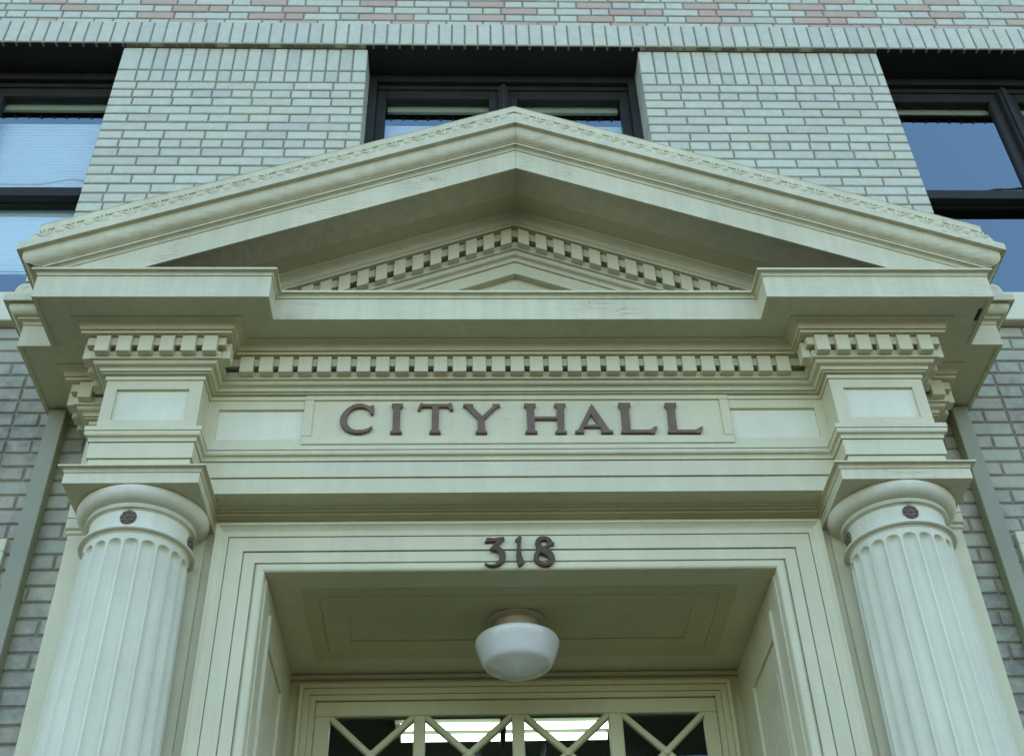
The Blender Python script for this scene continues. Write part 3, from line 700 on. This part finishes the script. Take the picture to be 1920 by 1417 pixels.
# ------------------------------------------------------------------ columns
def column(cx):
    cy = -.27; ztop = z(-3.355); zb = .95; nf = 20; US = [-1, -.86, -.85, -.76, -.6, -.4, -.2, 0, .2, .4, .6, .76, .85, .86]; sub = len(US); seg = nf*sub
    def R(zc_):
        t = (ztop-zc_)/(ztop-zb); return .1775+.0265*t-.006*sin(pi*t)*(-1)
    zs = []; zc_ = ztop
    hw = .0225; zfl = z(-3.381)
    zs = [ztop, z(-3.368), z(-3.376)]+[zfl-.0028*k for k in range(11)]+[z(-3.43), z(-3.5), z(-3.7)]+[z(-3.7)-(z(-3.7)-1.1)*k/8 for k in range(1, 9)]+[zb]
    rows = []
    for zc_ in zs:
        r0 = R(zc_); row_ = []
        for k in range(seg):
            u = US[k % sub]; a = (2*(k//sub)+1+u)*pi/nf-pi/2
            arc_ = r0*pi/nf
            du = u*arc_; h = arc_*.855
            dz = max(0, (zfl-h)-zc_) * 0
            if zc_ > zfl: dep = 0
            else:
                vz = max(0.0, zc_-(zfl-h)); t = sqrt(du*du+vz*vz)/h
                dep = .0195*sqrt(max(0, 1-t*t)) if t < 1 else 0
            rr = r0-dep if zc_ > 1.12 else r0
            row_.append((cx+rr*cos(a), cy+rr*sin(a), zc_))
        rows.append(row_)
    m = MB(); m.grid(rows, close=True)
    sh = m.build('column', M['column'], POR, smooth=24, origin=(cx, cy, .7))
    c = MB(); Zr = lambda q: z(q)
    cap = [(.165, -3.362), (.180, -3.358), (.181, -3.354), (.186, -3.3535)]+[(.186+.011*sin(pi*t/6), -3.3535+.013*(1-cos(pi*t/6))/2) for t in range(1, 6)]+[(.186, -3.3395), (.184, -3.339), (.184, -3.3365), (.178, -3.336), (.1745, -3.331), (.1735, -3.326), (.1735, -3.268), (.177, -3.2665), (.177, -3.2645), (.183, -3.264)]+[(.183+.006*sin(pi*t/6), -3.264+.009*(1-cos(pi*t/6))/2) for t in range(1, 6)]+[(.183, -3.2545), (.187, -3.254), (.187, -3.2475), (.190, -3.247)]
    cap += [(.190+.037*sin(t*pi/16), -3.246+.040*(1-cos(t*pi/16))) for t in range(1, 8)]+[(.228, -3.205), (.227, -3.200), (.224, -3.1985), (.15, -3.198)]
    c.lathe([(r, Zr(q)) for r, q in cap], cx, cy, 96)
    c.build('capital', M['column'], sh, smooth=30)
    a = MB(); hw = .2295
    pr = [(-.1, -3.198), (-.004, -3.198), (0, -3.1965), (0, -3.1555, 'g'), (.001, -3.153)]+[(.002, -3.151)]+arc(.003, -3.149, .015, -3.139, 'cavetto', 4)+[(.015, -3.1385), (.020, -3.138), (.020, -3.132), (-.05, -3.1315)]
    pr = groove(pr); rows = [[(cx-hw-e, cy-hw-e, Zr(q)), (cx+hw+e, cy-hw-e, Zr(q)), (cx+hw+e, cy+hw+e, Zr(q)), (cx-hw-e, cy+hw+e, Zr(q))] for e, q in pr]
    for i in range(len(rows)-1):
        for b in range(4): a.face([rows[i][b], rows[i][(b+1) % 4], rows[i+1][(b+1) % 4], rows[i+1][b]])
    a.build('abacus', M['old_paint'], sh, smooth=28)
    b = MB()
    b.lathe([(.205, .945), (.212, .955)][::-1]+[(.235, .93), (.24, .91), (.235, .89), (.245, .885), (.26, .86), (.262, .84), (.25, .815), (.1, .812)], cx, cy, 64)
    b.box(cx-.28, cx+.28, cy-.28, cy+.28, .7, .815, .006); b.build('base', M['column'], sh, smooth=40)
    for ang in (-pi/2, 0, pi):
        ro = MB(); rad = .1735; o = Vector((cx+rad*cos(ang), cy+rad*sin(ang), z(-3.2985)))
        rot = Matrix.Rotation(ang+pi/2, 3, 'Z')
        ro.blob(o, (.0285, .0065, .0285), 20, 8, rot)
        for k in range(8):
            t = 2*pi*k/8; p = o+rot @ Vector((.019*cos(t), -.003, .019*sin(t)))
            ro.blob(p, (.0085, .0075, .0066), 8, 5, rot @ Matrix.Rotation(-t, 3, 'Y'))
        ro.blob(o+rot @ Vector((0, -.006, 0)), (.0085, .007, .0085), 10, 6, rot)
        ro.build('rosette', M['rosette'], sh, smooth=50)
column(-1.336); column(1.336)
m = MB(); m.box(-1.75, 1.75, -.62, .7, .55, .7, .01); m.build('porch_floor', M['granite'], POR)
# ================================================================== doorway with lattice transom
DOOR = thing('entrance_door', 'cream double entrance door under a four light lattice transom set in the recessed porch', 'door', (0, .62, .7))
YD = .59
m = MB(); zc = z(-3.374)
m.box(-.905, .905, YD+.012, YD+.06, z(-3.484), z(-3.3745))
for s in (-1, 1):
    a, b = sorted((s*.905, s*.797)); m.box(a, b, YD+.012, YD+.06, .7, z(-3.4845))
for ox, p in ((.850, .010), (.826, .004)):
    pass
m.box(-.905, .905, YD-.008, YD+.011, z(-3.395), z(-3.3742), .006)
TF = m.build('door_frame', M['shade_paint'], DOOR)
def casing2():
    prof = [(0, -.05), (0, .0), (.020, .0), (.0205, -.003), (.0225, -.003), (.023, .006), (.046, .006), (.0465, .003), (.0485, .003), (.049, .012), (.060, .018), (.064, .018), (.064, -.014)]
    mm = MB(); rows = []
    ox, zt = .795, -3.484
    for dd, p in prof: rows.append([(-ox-dd, YD-p, .7), (-ox-dd, YD-p, z(zt)+dd), (ox+dd, YD-p, z(zt)+dd), (ox+dd, YD-p, .7)])
    for a in range(len(rows)-1):
        for b in range(3): mm.face([rows[a][b], rows[a][b+1], rows[a+1][b+1], rows[a+1][b]][::-1])
    return mm.build('door_casing', M['shade_paint'], DOOR, smooth=28)
casing2()
m = MB(); yt = YD+.010; B = .004
P = [(-.735, -.406), (-.360, -.020), (.028, .362), (.417, .742)]
zt, zb = z(-3.546), z(-3.862)
m.box(-.795, .795, yt, yt+.045, zt, z(-3.4845), B); m.box(-.795, .795, yt, yt+.045, zb-.06, zb, B)
xs = [-.795]+[v for p in P for v in p]+[.795]
for i in range(0, len(xs), 2): m.box(xs[i], xs[i+1], yt+.0008, yt+.044, zb, zt, B)
TR = m.build('transom', M['shade_paint'], DOOR)
for a, b in P:
    cx, cz = (a+b)/2, z(-3.701); m = MB()
    for dx in (-1, 1):
        p0 = Vector((cx-(b-a)/2*dx*1.0, 0, zt)); p1 = Vector((cx+(b-a)/2*dx, 0, 2*cz-zt)); dr = (p1-p0).normalized(); n = Vector((-dr.z, 0, dr.x))*.0125
        y0 = yt+.006+(.0012 if dx > 0 else 0); y1 = yt+.034
        A = [p0+n, p1+n, p1-n, p0-n]; ins = [p0+n*.6, p1+n*.6, p1-n*.6, p0-n*.6]
        F = [Vector((q.x, y0, q.z)) for q in ins]; G_ = [Vector((q.x, y0+.006, q.z)) for q in A]; H = [Vector((q.x, y1, q.z)) for q in A]
        m.face(F); m.grid([F, G_, H], close=True)
    m.build('lattice', M['shade_paint'], TR)
    m = MB(); rows = []
    for r, yy in ((.0001, yt-.001), (.013, yt-.001), (.016, yt+.003), (.016, yt+.036)): rows.append([(cx+r*cos(t*pi/12), yy, cz+r*sin(t*pi/12)) for t in range(24)])
    m.grid(rows, close=True); m.build('lattice_boss', M['shade_paint'], TR)
    m = MB(); m.face([(a-.004, yt+.024, zb-.004), (b+.004, yt+.024, zb-.004), (b+.004, yt+.024, zt+.004), (a-.004, yt+.024, zt+.004)]); m.build('pane', M['door_glass'], TR)
for s in (-1, 1):
    a, b = sorted((s*.004, s*.79)); m = MB(); y0 = YD+.012; zd = zb-.065
    m.box(a, a+.11, y0, y0+.045, .71, zd, B); m.box(b-.11, b, y0, y0+.045, .71, zd, B); m.box(a+.11, b-.11, y0, y0+.045, zd-.12, zd, B)
    m.box(a+.11, b-.11, y0, y0+.045, .71, 1.0, B); m.box(a+.11, b-.11, y0, y0+.045, 1.55, 1.67, B); m.box(a+.11, b-.11, y0+.02, y0+.035, 1.0, 1.55)
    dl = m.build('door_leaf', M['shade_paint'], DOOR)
    m = MB(); m.face([(a+.1, y0+.022, 1.66), (b-.1, y0+.022, 1.66), (b-.1, y0+.022, zd-.11), (a+.1, y0+.022, zd-.11)]); m.build('pane', M['door_glass'], dl)
    m = MB(); m.box(s*.05-.012, s*.05+.012, y0-.05, y0-.03, 1.5, 1.85, .006); m.box(s*.05-.008, s*.05+.008, y0-.03, y0, 1.52, 1.54); m.box(s*.05-.008, s*.05+.008, y0-.03, y0, 1.81, 1.83); m.build('handle', M['brass'], dl)
# ================================================================== ceiling lamp of the porch
LX, LY = -.010, .16
LAMP = thing('ceiling_light', 'white opal glass schoolhouse lamp on the ceiling of the recessed porch', 'ceiling light', (LX, LY, z(-3.374)))
m = MB(); zt = z(-3.378)
m.lathe([(.02, zt), (.108, zt), (.110, zt-.008), (.100, zt-.014), (.084, zt-.016), (.080, zt-.022), (.078, zt-.080), (.05, zt-.083)][::-1], LX, LY, 48)
m.build('canopy', M['brass'], LAMP, smooth=35)
m = MB(); zr = z(-3.466)
gp = [(.070, zr+0.0036), (.11, zr+0.0063), (.145, zr+0.0054), (.1545, zr+0.0009), (.157, zr-0.0072), (.1555, zr-0.0162), (.147, zr-0.0405), (.138, zr-0.0648), (.130, zr-0.0828), (.126, zr-0.0891), (.122, zr-0.0936), (.117, zr-0.0972), (.108, zr-0.1017), (.094, zr-0.1071), (.075, zr-0.1170), (.05, zr-0.1278), (.03, zr-0.1350), (.014, zr-0.1386), (.0005, zr-0.1395)]
m.lathe(gp[::-1], LX, LY, 72); m.build('glass_shade', M['opal'], LAMP, smooth=26)
for k in range(3):
    m = MB(); t = 2*pi*k/3+.9; m.blob((LX+.082*cos(t), LY+.082*sin(t), zr+.012), (.006, .006, .006), 8, 6)
    m.build('thumb_screw', M['brass'], LAMP, smooth=40)
# ================================================================== raised lettering
def glyph(name, key, depth, mat, parent, label, bevel=.0013):
    cu = bpy.data.curves.new(name, 'CURVE'); cu.dimensions = '2D'; cu.fill_mode = 'BOTH'; cu.extrude = depth/2-bevel; cu.bevel_depth = bevel; cu.bevel_resolution = 1; cu.offset = -bevel*1.1
    for poly in GLYPHS[key]:
        sp = cu.splines.new('POLY'); sp.points.add(len(poly)-1); sp.use_cyclic_u = True
        for p, (a, b) in zip(sp.points, poly): p.co = (a, b, 0, 1)
    tmp = bpy.data.objects.new(name, cu); C.objects.link(tmp)
    bpy.context.view_layer.update()
    me = bpy.data.meshes.new_from_object(tmp.evaluated_get(bpy.context.evaluated_depsgraph_get()))
    bpy.data.objects.remove(tmp); me.name = name
    return me
def place_glyph(name, key, depth, mat, parent, label, yfront):
    me = glyph(name, key, depth, mat, parent, label)
    xs = [p[0] for p in GLYPHS[key][0]]; zs = [p[1] for p in GLYPHS[key][0]]; o3 = Vector(((min(xs)+max(xs))/2, yfront, min(zs)))
    for v in me.vertices:
        x, y, q = v.co; v.co = (x-o3.x, (depth/2-q), y-o3.z)
    me.materials.clear(); me.materials.append(mat)
    o = bpy.data.objects.new(name, me); C.objects.link(o); o.parent = parent; o.location = o3-parent.location; o['label'] = label
    return o
SIGN = thing('city_hall_sign', 'raised bronze capital letters reading CITY HALL on the frieze panel', 'sign', (0, -.335, 4.29))
for nm, key in zip('CITYHALL', ('C', 'I', 'T', 'Y', 'H', 'A', 'L', 'LL')):
    place_glyph('letter', key, .014, M['bronze'], SIGN, 'raised bronze letter '+nm+(' at the end of HALL' if key == 'LL' else ' following the A' if key == 'L' else ''), -.3495)
NUM = thing('house_number', 'dark bronze street number 318 fixed over the door casing', 'house number', (0, -.21, 3.80))
for key in '318': place_glyph('digit', key, .013, M['iron'], NUM, 'dark bronze numeral '+key, -.2262)
# ================================================================== downspouts
for s, lab in ((-1, 'flat green painted downspout on the brick wall left of the porch'), (1, 'flat green painted downspout on the brick wall right of the porch')):
    t = thing('downspout', lab, 'downspout', (s*1.833, -.03, .1), 'downspouts beside the porch')
    m = MB(); m.box(s*1.833-.033, s*1.833+.033, -.056, -.002, .1, z(-2.527), .003); m.build('pipe', M['downspout'], t)
    for zz_ in (1.6, 2.9):
        m = MB(); m.box(s*1.833-.05, s*1.833+.05, -.062, -.0015, zz_, zz_+.03, .002); m.build('strap', M['downspout'], t)
# ================================================================== lobby light seen through the transom
FL = thing('fluorescent_light', 'lit twin tube fluorescent ceiling fixture inside behind the transom glass', 'ceiling light', (0, 2.55, z(-2.66)))
zf = z(-2.735)
m = MB(); m.box(-.60, .60, 2.36, 2.62, zf-.035, zf+.083, .004); m.box(-.015, .015, 2.37, 2.61, zf-.095, zf-.0355, .003); m.build('housing', M['room'], FL)
for yy in (2.415, 2.565):
    m = MB(); rows = [[(x, yy+.020*cos(t*pi/8), zf-.062+.020*sin(t*pi/8)) for t in range(16)] for x in (-.565, .585)]; m.grid(rows, close=True); m.build('tube', M['tube'], FL, smooth=60)
# ================================================================== ground
def sheet(name, x0, x1, y0, y1, zz_, mat):
    m = MB(); m.face([(x0, y0, zz_), (x1, y0, zz_), (x1, y1, zz_), (x0, y1, zz_)]); return tag(m.build(name, mat), kind='structure')
sheet('ground', -200, 200, -200, 200, -.16, M['bounce_tint'])
sheet('road', -60, 60, -22, -6, -.152, M['asphalt'])
m = MB(); m.box(-30, 30, -6, 0, -.15, 0, .01); tag(m.build('pavement', M['pavement']), kind='structure')
m = MB(); m.box(-30, 30, -27, -22, -.15, 0, .01); tag(m.build('pavement', M['pavement']), kind='structure')
ST = thing('stone_steps', 'grey granite entrance steps below the porch', 'steps', (0, -.9, 0))
for k in range(4):
    m = MB(); m.box(-1.75, 1.75, -.62-.3*(4-k), -.621+.0005*k, .0+.137*k+.0005, .137*(k+1), .006); m.build('step', M['granite'], ST)

for k, (yy, zz_) in enumerate(((-8.2, 15.7), (-8.6, 16.3))):
    m = MB(); rows = []
    for q in range(41):
        x = -30+1.5*q; sag = .9*((x-3)/30)**2
        rows.append([(x, yy+.016*cos(t*pi/4), zz_+sag+.016*sin(t*pi/4)) for t in range(8)])
    m.grid(rows, close=True); w = m.build('utility_wire', M['pavement'], smooth=60)
    tag(w, ('lower' if k == 0 else 'upper')+' overhead utility wire in front of the building, mirrored faintly in the upper windows', 'wire', 'overhead wires')
for yy, x in ((-8.4, -30), (-8.4, 30)):
    t = thing('utility_pole', 'wooden utility pole '+('left' if x < 0 else 'right')+' of the building carrying the overhead wires', 'pole', (x, yy, 0), 'utility poles')
    m = MB(); rows = [[(x+r_*cos(a*pi/8), yy+r_*sin(a*pi/8), zz_) for a in range(16)] for zz_, r_ in ((-.2, .17), (8, .14), (17.6, .10))]; m.grid(rows, close=True); m.build('shaft', M['roofing'], t, smooth=50)
    m = MB(); m.box(x-.06, x+.06, yy-.7, yy+.7, 16.5, 16.62, .01); m.build('crossarm', M['roofing'], t)
